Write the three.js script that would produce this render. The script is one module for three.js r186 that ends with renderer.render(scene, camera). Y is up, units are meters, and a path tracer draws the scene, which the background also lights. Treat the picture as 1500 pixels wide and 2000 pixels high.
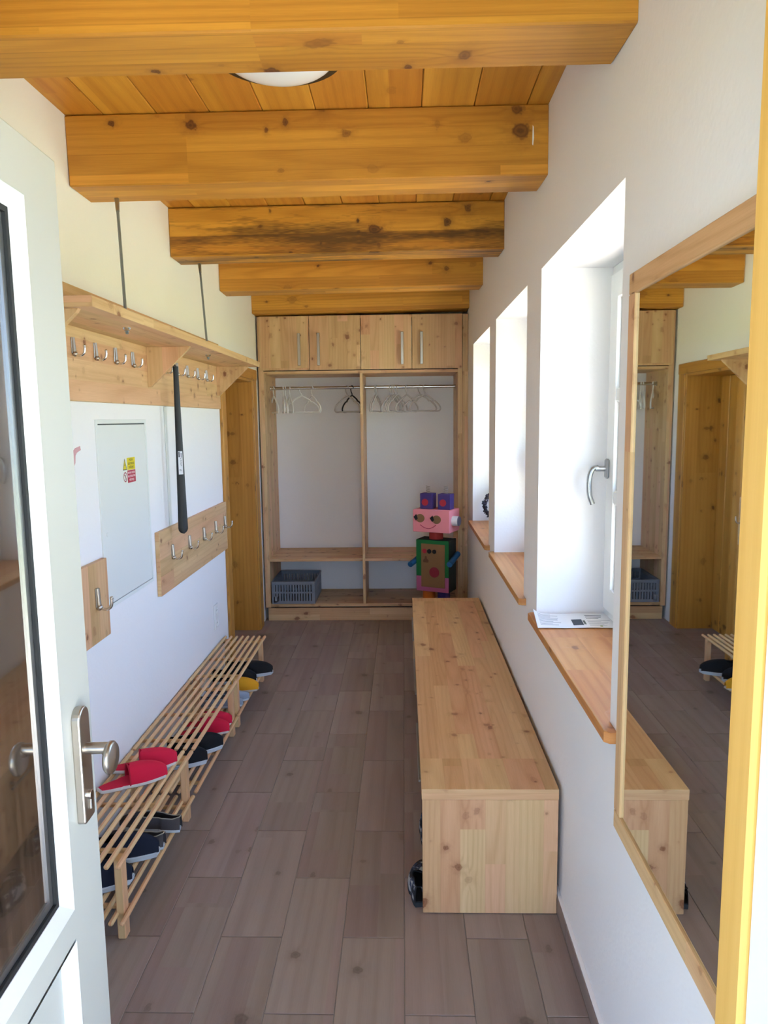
import * as THREE from 'three';
import { mergeGeometries } from 'three/addons/utils/BufferGeometryUtils.js';

// ---------------------------------------------------------------- camera, sky, sun, exposure
const scene = new THREE.Scene();
const camera = new THREE.PerspectiveCamera(2 * Math.atan(1000 / 1420) * 180 / Math.PI, 1500 / 2000, 0.05, 200);
camera.position.set(0, 1.6, 0);
camera.rotation.order = 'YXZ';
camera.rotation.set(-7.25 * Math.PI / 180, 1.605 * Math.PI / 180, -0.69 * Math.PI / 180);
scene.add(camera);

const renderer = new THREE.WebGLRenderer({ antialias: true });
renderer.toneMapping = THREE.LinearToneMapping;
renderer.toneMappingExposure = 6.0;
renderer.shadowMap.enabled = true;
renderer.shadowMap.type = THREE.PCFSoftShadowMap;

function skyTexture() {                                     // clear summer sky: pale at the horizon, blue overhead, the same all round
  const w = 128, h = 64, d = new Float32Array(w * h * 4);
  for (let y = 0; y < h; y++) {
    const e = Math.max(0, (y + 0.5) / h * 2 - 1), t = Math.pow(e, 0.55);
    const c = [0.74 - 0.48 * t, 1.02 - 0.46 * t, 1.4 - 0.14 * t];
    for (let x = 0; x < w; x++) d.set([c[0], c[1], c[2], 1], (y * w + x) * 4);
  }
  const t = new THREE.DataTexture(d, w, h, THREE.RGBAFormat, THREE.FloatType);
  t.mapping = THREE.EquirectangularReflectionMapping; t.magFilter = t.minFilter = THREE.LinearFilter; t.needsUpdate = true;
  return t;
}
scene.background = skyTexture();
scene.backgroundIntensity = 1.0;

const sun = new THREE.DirectionalLight(0xfffcf2, 11);      // high sun over the window side; the eave keeps it off all but the outer sills
sun.position.set(6.2, 13.5, -1.6); sun.target.position.set(0.6, 0.5, -3.2);
sun.castShadow = true; sun.shadow.radius = 1; sun.shadow.mapSize.set(2048, 2048);
Object.assign(sun.shadow.camera, { left: -9, right: 9, top: 9, bottom: -9, near: 1, far: 40 });
scene.add(sun, sun.target);

// ---------------------------------------------------------------- random numbers and noise
let rs = 12345;
const seed = (n) => { rs = n >>> 0; };
const rnd = () => { rs = (rs + 0x6d2b79f5) | 0; let t = Math.imul(rs ^ (rs >>> 15), 1 | rs); t = (t + Math.imul(t ^ (t >>> 7), 61 | t)) ^ t; return ((t ^ (t >>> 14)) >>> 0) / 4294967296; };
const rr = (a, b) => a + (b - a) * rnd();
const hash = (x, y, s) => { let h = Math.imul(x, 374761393) + Math.imul(y, 668265263) + Math.imul(s, 1274126177) | 0; h = Math.imul(h ^ (h >>> 13), 1274126177); return ((h ^ (h >>> 16)) >>> 0) / 4294967296; };
function vn(x, y, s = 0) {
  const xi = Math.floor(x), yi = Math.floor(y), fx = x - xi, fy = y - yi, u = fx * fx * (3 - 2 * fx), v = fy * fy * (3 - 2 * fy);
  const a = hash(xi, yi, s), b = hash(xi + 1, yi, s), c = hash(xi, yi + 1, s), d = hash(xi + 1, yi + 1, s);
  return a + (b - a) * u + (c - a) * v + (a - b - c + d) * u * v;
}
const clamp = (x, a = 0, b = 1) => Math.min(b, Math.max(a, x));
const mix = (a, b, t) => a + (b - a) * t;

// ---------------------------------------------------------------- textures
function dataTex(d, w, h, srgb) {
  const t = new THREE.DataTexture(d, w, h, THREE.RGBAFormat);
  t.wrapS = t.wrapT = THREE.RepeatWrapping; t.magFilter = THREE.LinearFilter; t.minFilter = THREE.LinearMipmapLinearFilter; t.generateMipmaps = true;
  if (srgb) t.colorSpace = THREE.SRGBColorSpace;
  t.needsUpdate = true;
  return t;
}
// Wood: u runs along the grain. LU x LV metres; strips glued side by side, each cut into lengths with a tone of its own; knots; dark stain patches.
function wood(o) {
  const { W, H, LU, LV, light, dark, strip = 0.07, seg = 0.9, tone = 0.25, knots = 30, kr = [0.005, 0.012], kcol = [92, 48, 22], lines = 0.55, freq = 260, stain = 0, stainCol = [70, 45, 15], pink = 0.03, edge = 0.12, ks = 1, kspread = 0 } = o;
  seed(o.seed);
  const strips = []; let v = 0;
  while (v < LV - strip * 0.45) { let w = strip * rr(0.8, 1.2); if (v + w > LV - strip * 0.45) w = LV - v; strips.push([v, v + w]); v += w; }
  for (const s of strips) { s.segs = []; let u = rr(-seg, 0); while (u < LU) { const l = seg * rr(0.6, 1.5); s.segs.push({ a: u, b: u + l, t: rr(-1, 1), p: rr(-1, 1), ph: rr(0, 50), c: rr(-0.6, 0.6) * strip, cu: rr(0, LU), k: rnd() < 0.45 ? 1 : 0, f: freq * rr(0.7, 1.2) }); u += l; } }
  const K = [];
  for (let i = 0; i < knots; i++) {
    const r = mix(kr[0], kr[1], Math.pow(rnd(), 1.7)), n = kspread && rnd() < 0.6 ? 2 + Math.floor(rnd() * 3) : 1, u = rr(0, LU), v0 = rr(0, LV);
    for (let j = 0; j < n; j++) K.push({ u: u + (j ? rr(-0.012, 0.012) : 0), v: (v0 + (j ? rr(-1, 1) * kspread : 0) + LV) % LV, r: r * (j ? rr(0.5, 0.9) : 1), e: rr(0.55, 1.7), a: rnd() < 0.45 ? rr(0.15, 0.4) : rr(0.5, 1), s: rnd() * 20 });
  }
  const d = new Uint8Array(W * H * 4), kb = new Float32Array(W * H), warp = new Float32Array(W * H);
  for (const k of K) {
    const R = k.r * 5, x0 = Math.floor((k.u - R * 1.6) / LU * W), x1 = Math.ceil((k.u + R * 1.6) / LU * W), y0 = Math.floor((k.v - R) / LV * H), y1 = Math.ceil((k.v + R) / LV * H);
    for (let y = y0; y <= y1; y++) for (let x = x0; x <= x1; x++) {
      const du = (x + 0.5) / W * LU - k.u, dv = (y + 0.5) / H * LV - k.v, q = Math.hypot(du / k.e, dv * 1.0) / k.r * (0.55 + 0.65 * vn(du * 0.9 / k.r + k.s, dv * 0.9 / k.r, 7) + 0.3 * vn(du * 2.4 / k.r + k.s, dv * 2.4 / k.r, 6)), i = ((y + H) % H) * W + (x + W) % W;
      warp[i] += k.r * 1.6 * Math.sign(dv || 1) * Math.exp(-Math.pow(Math.hypot(du / (k.r * 3.2), dv / (k.r * 1.8)), 2));
      kb[i] = Math.max(kb[i], k.a * (q < 1 ? 0.88 + 0.12 * Math.sin(q * 7) : q < 1.6 ? 0.9 * (1.6 - q) / 0.6 : 0) * ks, 0.34 * k.a * Math.exp(-q * q / 5) * ks);
    }
  }
  for (let y = 0; y < H; y++) {
    const vv = (y + 0.5) / H * LV, s = strips.find((s) => vv < s[1]) ?? strips[strips.length - 1], vc = vv - (s[0] + s[1]) / 2;
    const near = Math.min(vv - s[0], s[1] - vv);
    let gi = 0;
    for (let x = 0; x < W; x++) {
      const u = (x + 0.5) / W * LU;
      while (gi < s.segs.length - 1 && u > s.segs[gi].b) gi++;
      const g = s.segs[gi], i = y * W + x;
      const wob = (vn(u * 1.3 + g.ph, vv * 7, 1) - 0.5) * 0.022 + (vn(u * 5 + g.ph, vv * 50, 2) - 0.5) * 0.004;
      let q = vc - g.c + wob + warp[i];
      if (g.k) { const a = (u - g.cu) * 0.06; q = Math.sqrt(q * q + a * a) * 1.1; }
      const am = 0.35 + 0.65 * vn(u * 1.7 + g.ph, vv * 22, 8), ring = 0.5 + 0.5 * Math.sin(q * g.f * Math.PI * 2 * 0.16 + g.ph), line = Math.pow(ring, 2.5) * am;
      const fib = vn(u * 14, vv * 900 + g.ph * 9, 3) * 0.6 + vn(u * 40, vv * 2200, 9) * 0.4, blot = vn(u * 2.2 + g.ph, vv * 24, 4) - 0.5;
      let t = 0.3 + lines * 0.55 * line + 0.22 * (fib - 0.5) + tone * 0.5 * g.t + 0.3 * blot;
      if (near < 0.0009 && edge) t += edge * 2;
      t = clamp(t);
      const pk = pink * Math.max(g.p, -0.25); let c0 = mix(light[0], dark[0], t) * (1 + pk * 0.6), c1 = mix(light[1], dark[1], t) * (1 - pk), c2 = mix(light[2], dark[2], t) * (1 + pk * 0.3);
      if (stain) {
        const st = clamp((vn(u * 2.4, vv * 24, 5) * 0.55 + vn(u * 8, vv * 60, 6) * 0.25 + vn(u * 40, vv * 300, 7) * 0.2 - (0.42 - 0.12 * (g.p > 0.4 ? 1 : 0))) * 2.3) * stain;
        c0 = mix(c0, stainCol[0], st); c1 = mix(c1, stainCol[1], st); c2 = mix(c2, stainCol[2], st);
      }
      const k = clamp(kb[i]) * 0.9;
      d[i * 4] = clamp(mix(c0, kcol[0], k), 0, 255); d[i * 4 + 1] = clamp(mix(c1, kcol[1], k), 0, 255); d[i * 4 + 2] = clamp(mix(c2, kcol[2], k), 0, 255); d[i * 4 + 3] = 255;
    }
  }
  const t = dataTex(d, W, H, true); t.userData = { LU, LV };
  return t;
}
function grey(W, H, f) {
  const d = new Uint8Array(W * H * 4);
  for (let y = 0; y < H; y++) for (let x = 0; x < W; x++) { const g = clamp(f(x / W, y / H)) * 255; d.set([g, g, g, 255], (y * W + x) * 4); }
  return dataTex(d, W, H, false);
}
// Noise that repeats over one tile of n cells a side.
const tn = (x, y, n, s) => { const X = x * n, Y = y * n, xi = Math.floor(X), yi = Math.floor(Y), u = X - xi, v = Y - yi, a = u * u * (3 - 2 * u), b = v * v * (3 - 2 * v), m = (i) => ((i % n) + n) % n; const p = hash(m(xi), m(yi), s), q = hash(m(xi + 1), m(yi), s), r = hash(m(xi), m(yi + 1), s), t = hash(m(xi + 1), m(yi + 1), s); return mix(mix(p, q, a), mix(r, t, a), b); };

const T = {
  beam: wood({ W: 2048, H: 640, LU: 2.4, LV: 0.75, seed: 11, light: [230, 166, 62], dark: [156, 96, 24], strip: 0.062, seg: 4, tone: 0.36, knots: 40, kr: [0.006, 0.02], kcol: [70, 32, 12], lines: 0.38, freq: 300, pink: 0.02, edge: 0.1 }),
  beamStained: wood({ W: 2048, H: 640, LU: 2.4, LV: 0.75, seed: 23, light: [228, 166, 58], dark: [158, 96, 20], strip: 0.055, seg: 2.4, tone: 0.5, knots: 40, kr: [0.006, 0.018], kcol: [60, 28, 10], lines: 0.38, freq: 300, stain: 0.85, stainCol: [84, 52, 14], pink: 0.02, edge: 0.1 }),
  ceiling: wood({ W: 1024, H: 1024, LU: 2.4, LV: 1.068, seed: 31, light: [226, 164, 62], dark: [168, 102, 28], strip: 0.178, seg: 9, tone: 0.35, knots: 34, kr: [0.007, 0.015], kcol: [104, 54, 16], lines: 0.4, freq: 170, pink: 0.02, edge: 0 }),
  pine: wood({ W: 2048, H: 1024, LU: 2.2, LV: 1.1, seed: 41, light: [233, 195, 147], dark: [180, 131, 82], strip: 0.068, seg: 1.5, tone: 0.3, knots: 170, kr: [0.003, 0.012], kcol: [122, 70, 40], lines: 0.36, freq: 300, pink: 0.035, edge: 0.04 }),
  sill: wood({ W: 1024, H: 512, LU: 1.2, LV: 0.6, seed: 51, light: [224, 164, 98], dark: [178, 108, 48], strip: 0.11, seg: 3, tone: 0.2, knots: 12, kr: [0.006, 0.011], kcol: [112, 58, 24], lines: 0.6, freq: 200, pink: 0.02, edge: 0.03 }),
  door: wood({ W: 1024, H: 1024, LU: 2.2, LV: 1.1, seed: 61, light: [216, 160, 74], dark: [160, 102, 34], strip: 0.14, seg: 4, tone: 0.25, knots: 64, kr: [0.006, 0.016], kcol: [88, 50, 14], lines: 0.36, freq: 190, pink: 0.015, edge: 0.03, kspread: 0.09 }),
  rack: wood({ W: 512, H: 256, LU: 1.0, LV: 0.5, seed: 71, light: [234, 196, 146], dark: [200, 152, 100], strip: 0.1, seg: 2, tone: 0.3, knots: 4, kr: [0.003, 0.005], kcol: [130, 80, 44], lines: 0.4, freq: 220, pink: 0.03, edge: 0 }),
  post: wood({ W: 512, H: 512, LU: 2.4, LV: 0.6, seed: 76, light: [250, 204, 118], dark: [228, 172, 80], strip: 0.3, seg: 5, tone: 0.1, knots: 3, kr: [0.003, 0.005], kcol: [150, 96, 40], lines: 0.4, freq: 160, pink: 0.01, edge: 0 }),
  tile: wood({ W: 1024, H: 1024, LU: 1.6, LV: 1.3, seed: 81, light: [166, 151, 143], dark: [128, 112, 104], strip: 0.21, seg: 0.9, tone: 0.28, knots: 16, kr: [0.007, 0.014], kcol: [84, 70, 62], lines: 0.46, freq: 130, pink: 0.02, edge: 0, ks: 0.7 }),
  plaster: grey(512, 512, (x, y) => 0.5 + 0.35 * (tn(x, y, 24, 1) - 0.5) + 0.4 * (tn(x, y, 90, 2) - 0.5) + 0.3 * (tn(x, y, 200, 3) - 0.5)),
  streak: (() => { const W = 512, H = 256, d = new Uint8Array(W * H * 4); for (let y = 0; y < H; y++) for (let x = 0; x < W; x++) { const u = x / W, v = y / H, s = tn(u, v * 0.06, 128, 4) * 0.6 + hash(x, y >> 4, 6) * 0.4, b = tn(u, v, 5, 8); const g = clamp(0.35 + 0.9 * (s - 0.45)) * (0.7 + 0.6 * b); d.set([mix(46, 112, g), mix(36, 88, g), mix(28, 70, g), 255], (y * W + x) * 4); } return dataTex(d, W, H, true); })(),
  fabric: grey(256, 256, (x, y) => 0.5 + 0.25 * Math.sin(x * Math.PI * 2 * 64) * Math.sin(y * Math.PI * 2 * 64) + 0.3 * (tn(x, y, 128, 5) - 0.5)),
  lawn: (() => { const W = 256, d = new Uint8Array(W * W * 4); for (let y = 0; y < W; y++) for (let x = 0; x < W; x++) { const t = tn(x / W, y / W, 16, 1) * 0.5 + tn(x / W, y / W, 96, 2) * 0.5; d.set([mix(122, 164, t), mix(132, 164, t), mix(92, 128, t), 255], (y * W + x) * 4); } return dataTex(d, W, W, true); })(),
};
const camo = (() => { const W = 128, d = new Uint8Array(W * W * 4); for (let y = 0; y < W; y++) for (let x = 0; x < W; x++) { const t = tn(x / W, y / W, 9, 3) * 0.7 + tn(x / W, y / W, 30, 4) * 0.3, c = t > 0.62 ? [176, 178, 176] : t > 0.45 ? [58, 66, 88] : [22, 24, 30]; d.set([...c, 255], (y * W + x) * 4); } return dataTex(d, W, W, true); })();

// ---------------------------------------------------------------- materials
const std = (o) => new THREE.MeshStandardMaterial(o);
const phys = (o) => new THREE.MeshPhysicalMaterial(o);
const flat = (c, roughness = 0.6, o = {}) => std({ color: c, roughness, ...o });
const M = {
  wall: std({ color: 0xf7f4f3, roughness: 0.92, bumpMap: T.plaster, bumpScale: 0.0006 }),
  beam: std({ map: T.beam, roughness: 0.5 }), beamStained: std({ map: T.beamStained, roughness: 0.5 }), ceiling: std({ map: T.ceiling, roughness: 0.5 }),
  pine: std({ map: T.pine, roughness: 0.48 }), sill: std({ map: T.sill, roughness: 0.4 }), door: std({ map: T.door, roughness: 0.45 }), rack: std({ map: T.rack, roughness: 0.55 }), post: std({ map: T.post, roughness: 0.5 }),
  tile: [0xffffff, 0xf8f6f5, 0xf1efed].map((c) => std({ map: T.tile, color: c, roughness: 0.42 })),
  grout: flat(0x8d857d, 0.9), upvc: phys({ color: 0xf1f2f0, roughness: 0.32 }), leaf: phys({ color: 0xd3d5cd, roughness: 0.38 }), gasket: flat(0x1c1e20, 0.6),
  steel: std({ color: 0xb9b2a8, roughness: 0.32, metalness: 1 }), chrome: std({ color: 0xd8d8d6, roughness: 0.14, metalness: 1 }), rod: std({ color: 0x8c969b, roughness: 0.5, metalness: 0.5 }), silver: std({ color: 0xa9abac, roughness: 0.3, metalness: 0.9 }),
  mirror: std({ color: 0xe8ece9, roughness: 0.015, metalness: 1 }),
  glass: phys({ color: 0xffffff, roughness: 0.01, transmission: 1, thickness: 0, ior: 1.5 }),
  doorGlass: phys({ map: T.streak, roughness: 0.06, clearcoat: 1, clearcoatRoughness: 0.02, ior: 2.1 }),
  paintedSteel: phys({ color: 0xeceee9, roughness: 0.4 }), white: phys({ color: 0xf3f1ee, roughness: 0.35 }), opal: phys({ color: 0xf4f5f2, roughness: 0.2 }),
  black: flat(0x131315, 0.5), darkMetal: flat(0x4a3a28, 0.45, { metalness: 0.6 }),
  lawn: std({ map: T.lawn, roughness: 1 }), paving: flat(0xc9c2bc, 0.9), render: flat(0xe6ddcf, 0.95), roof: flat(0x7a5a48, 0.9),
};

// ---------------------------------------------------------------- geometry helpers
// Box from corner to corner with chamfered edges (44 triangles), flat faces.
function cb(x0, x1, y0, y1, z0, z1, b = 0.002) {
  const lo = [Math.min(x0, x1), Math.min(y0, y1), Math.min(z0, z1)], hi = [Math.max(x0, x1), Math.max(y0, y1), Math.max(z0, z1)];
  b = Math.min(b, ...hi.map((h, i) => (h - lo[i]) * 0.45));
  const c = lo.map((l, i) => (l + hi[i]) / 2), pos = [];
  const P = (s, a) => [0, 1, 2].map((i) => (s[i] > 0 ? hi[i] : lo[i]) - (i === a ? 0 : s[i] * b));
  const tri = (p, q, r) => {
    const n = new THREE.Vector3().crossVectors(new THREE.Vector3(q[0] - p[0], q[1] - p[1], q[2] - p[2]), new THREE.Vector3(r[0] - p[0], r[1] - p[1], r[2] - p[2]));
    const out = n.x * (p[0] + q[0] + r[0] - 3 * c[0]) + n.y * (p[1] + q[1] + r[1] - 3 * c[1]) + n.z * (p[2] + q[2] + r[2] - 3 * c[2]);
    pos.push(...(out >= 0 ? [...p, ...q, ...r] : [...p, ...r, ...q]));
  };
  const quad = (p, q, r, s) => { tri(p, q, r); tri(p, r, s); };
  for (let a = 0; a < 3; a++) {
    const [i, j] = [0, 1, 2].filter((k) => k !== a);
    for (const sa of [-1, 1]) { const S = (si, sj) => { const s = []; s[a] = sa; s[i] = si; s[j] = sj; return s; }; quad(P(S(-1, -1), a), P(S(1, -1), a), P(S(1, 1), a), P(S(-1, 1), a)); }
    for (const si of [-1, 1]) for (const sj of [-1, 1]) { const S = (sa) => { const s = []; s[a] = sa; s[i] = si; s[j] = sj; return s; }; quad(P(S(-1), i), P(S(1), i), P(S(1), j), P(S(-1), j)); }
  }
  for (const x of [-1, 1]) for (const y of [-1, 1]) for (const z of [-1, 1]) tri(P([x, y, z], 0), P([x, y, z], 1), P([x, y, z], 2));
  const g = new THREE.BufferGeometry();
  g.setAttribute('position', new THREE.Float32BufferAttribute(pos, 3)); g.computeVertexNormals();
  return uvm(g, 'y');
}
// uv in metres on the plane each face lies in, u along the grain axis; ou / ov move the piece to another part of the board.
function uvm(g, grain = 'y', ou = 0, ov = 0, L = [1, 1]) {
  if (g.index) g = g.toNonIndexed();
  const p = g.attributes.position, uv = new Float32Array(p.count * 2), ga = 'xyz'.indexOf(grain), A = new THREE.Vector3(), B = new THREE.Vector3(), C = new THREE.Vector3(), n = new THREE.Vector3();
  for (let i = 0; i < p.count; i += 3) {
    A.fromBufferAttribute(p, i); B.fromBufferAttribute(p, i + 1); C.fromBufferAttribute(p, i + 2);
    n.crossVectors(B.clone().sub(A), C.clone().sub(A)); const a = [Math.abs(n.x), Math.abs(n.y), Math.abs(n.z)]; let na = a.indexOf(Math.max(...a));
    let ua = ga, va; if (na === ga) { ua = (ga + 1) % 3; va = (ga + 2) % 3; } else va = 3 - ga - na;
    for (let k = 0; k < 3; k++) { const q = [p.getX(i + k), p.getY(i + k), p.getZ(i + k)]; uv[(i + k) * 2] = (q[ua] + ou) / L[0]; uv[(i + k) * 2 + 1] = (q[va] + ov + na * 0.31) / L[1]; }
  }
  g.setAttribute('uv', new THREE.BufferAttribute(uv, 2));
  return g;
}
let wc = 0;
const woody = (g, t, grain, ou, ov) => { wc++; return uvm(g, grain, ou ?? (wc * 0.7713) % 2, ov ?? (wc * 0.3371) % 1, [t.userData.LU, t.userData.LV]); };
const clean = (g) => { if (g.index) g = g.toNonIndexed(); for (const k of Object.keys(g.attributes)) if (!['position', 'normal', 'uv'].includes(k)) g.deleteAttribute(k); return g; };
const join = (...gs) => mergeGeometries(gs.flat().map(clean));
const V = (x, y, z) => new THREE.Vector3(x, y, z);
function rod(a, b, r, r2 = r, n = 12) {                   // a cylinder from point a to point b
  const A = V(...a), B = V(...b), d = B.clone().sub(A), g = new THREE.CylinderGeometry(r2, r, d.length(), n);
  g.applyQuaternion(new THREE.Quaternion().setFromUnitVectors(V(0, 1, 0), d.clone().normalize())); g.translate(...A.add(B).multiplyScalar(0.5).toArray());
  return g;
}
const tube = (pts, r, n = 40, k = 8, closed = false) => new THREE.TubeGeometry(new THREE.CatmullRomCurve3(pts.map((p) => V(...p)), closed, 'centripetal'), n, r, k, closed);
function poly(pts, depth, bevel = 0, holes = []) {         // outline in x, y pushed along +z
  const s = new THREE.Shape(pts.map((p) => new THREE.Vector2(...p)));
  for (const h of holes) s.holes.push(new THREE.Path(h.map((p) => new THREE.Vector2(...p))));
  return new THREE.ExtrudeGeometry(s, { depth, bevelEnabled: bevel > 0, bevelSize: bevel, bevelThickness: bevel, bevelOffset: -bevel, bevelSegments: 2, curveSegments: 24 });
}
const rect = (x0, x1, y0, y1) => [[x0, y0], [x1, y0], [x1, y1], [x0, y1]];
const disc = (cx, cy, rx, ry = rx, n = 24) => Array.from({ length: n }, (_, i) => [cx + rx * Math.cos(i / n * Math.PI * 2), cy + ry * Math.sin(i / n * Math.PI * 2)]);

// ---------------------------------------------------------------- naming
const used = {};
const numbered = (n) => { n = n.replace(/_\d\d\d$/, ''); used[n] = (used[n] ?? -1) + 1; return used[n] ? n + '_' + String(used[n]).padStart(3, '0') : n; };
const sh = (m) => { m.castShadow = m.receiveShadow = true; return m; };
function tag(o, label, category, group) { Object.assign(o.userData, { label, category }); if (group) o.userData.group = group; return o; }
function thing(name, label, category, pos, group) { const o = new THREE.Group(); o.name = numbered(name); o.position.set(...pos); scene.add(o); return tag(o, label, category, group); }
function struct(name, pos = [0, 0, 0]) { const o = new THREE.Group(); o.name = name; o.position.set(...pos); o.userData.kind = 'structure'; scene.add(o); return o; }
// A part. Its geometry is given in room coordinates unless local is set.
function part(name, g, m, parent, o = {}) {
  if (!o.local) { const p = V(0, 0, 0); for (let q = parent; q && q !== scene; q = q.parent) p.add(q.position); g = g.clone().translate(-p.x, -p.y, -p.z); }
  const k = sh(new THREE.Mesh(g, m)); k.name = name; if (o.label) k.userData.label = o.label; if (o.stuff) k.userData.kind = 'stuff';
  parent.add(k); return k;
}
function solo(name, g, m, label, category, group) { const k = sh(new THREE.Mesh(g, m)); k.name = numbered(name); scene.add(k); return tag(k, label, category, group); }
const kindred = (name, g, m) => { const k = sh(new THREE.Mesh(g, m)); k.name = name; k.userData.kind = 'structure'; scene.add(k); return k; };

// ---------------------------------------------------------------- the setting
const XL = -1.128, XR = 0.4985, ZB = -6.18, ZF = -0.37, CEIL = 2.6375;
// floor of wood-look tiles, half-lapped
{
  const f = struct('floor');
  part('grout', cb(XL - 0.02, XR + 0.02, -0.12, -0.0025, ZB - 0.02, 0.1, 0.001), M.grout, f);
  const variants = [];
  seed(5);
  for (let i = 0; i < 14; i++) variants.push(woody(cb(-0.0947, 0.0947, -0.008, 0, -0.2945, 0.2945, 0.0012), T.tile, 'z', rr(0, 1.6), (i % 6) * 0.212 + 0.1));
  for (let c = -2; c < 8; c++) {
    const x0 = -0.777 + c * 0.1916, x1 = x0 + 0.1916;
    for (let r = 0; r < 12; r++) {
      const z0 = 0.591 - 0.2955 * (c & 1 ? 1 : 0) + (-0.0045) - r * 0.5918, z1 = z0 - 0.5918, cx = (x0 + x1) / 2, cz = (z0 + z1) / 2;
      if (z0 < ZB || cz > 0.2) continue;
      const clip = x0 < XL || x1 > XR - 0.012 || z1 < ZB || z0 > 0.1;
      const g = clip ? woody(cb(Math.max(x0, XL) + 0.0011, Math.min(x1, XR - 0.012) - 0.0011, -0.008, 0, Math.max(z1, ZB) + 0.0014, Math.min(z0, 0.1) - 0.0014, 0.0012), T.tile, 'z') : variants[Math.floor(rnd() * 14)];
      const m = part('tile', g, M.tile[Math.floor(rnd() * 3)], f, { local: true });
      if (!clip) m.position.set(cx, 0, cz);
    }
  }
}
// side wall with three deep windows
const WIN = [[-1.711, -2.702, 0.862, 2.128], [-3.0, -3.99, 0.862, 2.123], [-4.268, -5.258, 0.862, 2.12]];
const wallUV = (g) => uvm(g, 'y');
{
  const holes = WIN.map(([a, b, y0, y1]) => rect(-a, -b, y0, y1));
  const g = poly(rect(0.1, 6.5, -0.1, 2.9), 0.42, 0, holes); g.rotateY(Math.PI / 2); g.translate(XR, 0, 0);   // shape x runs along -z
  kindred('wall_right', wallUV(g), M.wall);
  kindred('wall_back', wallUV(cb(XL - 0.3, XR + 0.42, -0.1, 2.9, ZB, ZB - 0.3, 0.001)), M.wall);
  const l = poly(rect(0.1, 6.18, -0.1, 2.9), 0.3, 0, [rect(4.56, 5.44, -0.05, 1.915)]); l.rotateY(Math.PI / 2); l.translate(XL - 0.3, 0, 0);
  kindred('wall_left', wallUV(l), M.wall);
  const f = poly(rect(XL - 0.3, XR + 0.42, -0.1, 2.9), 0.25, 0, [[[-0.6, -0.05], [0.435, -0.05], [0.435, 2.12], [-0.6, 2.12]]]); f.translate(0, 0, ZF);
  kindred('wall_front', wallUV(f), M.wall);
  kindred('wall_return', wallUV(cb(0.437, XR, 0, CEIL, -0.868, ZF, 0.004)), M.wall);
  kindred('roof_slab', cb(XL - 0.5, 1.75, 2.72, 2.95, 3.2, ZB - 0.5, 0.01), M.roof);
}
// tile skirting along the window wall
{
  const b = struct('baseboard_right');
  const t0 = -0.88;
  for (let z = t0; z > -5.66; z -= 0.592) part('skirting_tile', woody(cb(0.4845, 0.4985, 0, 0.058, z - 0.001, Math.max(z - 0.591, -5.67), 0.0015), T.tile, 'z'), M.tile[2], b);
  part('mortar', cb(0.4868, 0.4985, 0.0575, 0.0625, t0, -5.67, 0.001), M.wall, b);
}
// ceiling boards, dipping a little towards the coat wall
{
  const c = struct('ceiling', [-0.315, CEIL, 0]); c.rotation.z = 0.0129;
  for (let i = 0; i < 10; i++) {
    const x0 = Math.max(-1.18 + i * 0.1785, XL - 0.02) + 0.315, x1 = Math.min(-1.18 + (i + 1) * 0.1785, XR + 0.02) + 0.315; if (x1 - x0 < 0.01) continue;
    part('ceiling_board', woody(cb(x0 + 0.001, x1 - 0.001, 0, 0.02, ZF + 0.05, ZB - 0.05, 0.003), T.ceiling, 'z', i * 0.57, i * 0.178), M.ceiling, c, { local: true });
  }
  part('underlay', cb(-0.85, 0.85, 0.02, 0.06, ZF + 0.05, ZB - 0.05, 0.002), M.black, c, { local: true });
}
// exposed beams
{
  const B = [[-1.625, 'beam', 'first thick honey pine beam crossing the ceiling, nearest the entrance'], [-2.583, 'beam', 'second honey pine ceiling beam, with the white scratch by the window wall'], [-3.663, 'beamStained', 'third ceiling beam, heavily dark-stained honey pine over the shelf end'], [-4.62, 'beam', 'fourth honey pine ceiling beam, last before the wardrobe'], [-5.572, 'beam', 'honey pine ceiling beam resting right above the wardrobe cupboards']];
  B.forEach(([z, k, label], i) => {
    const o = thing('ceiling_beam', label, 'beam', [-0.315, 2.4075, z - 0.093]); o.rotation.set(0, i === 4 ? 0.02 : 0.035, 0.0145);
    part('beam_timber', woody(cb(-0.8145, 0.8145, 0, 0.228, -0.0925, 0.0925, 0.004), T[k], 'x', i * 0.41, i * 0.17 + 0.05), M[k], o, { local: true });
    if (i === 1) part('scratch', poly([[0.757, 0.1], [0.76, 0.095], [0.763, 0.12], [0.762, 0.155], [0.759, 0.16], [0.758, 0.13]], 0.0012).translate(0, 0, 0.0925), M.white, o, { local: true, label: 'white scratch' });
  });
}
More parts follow.
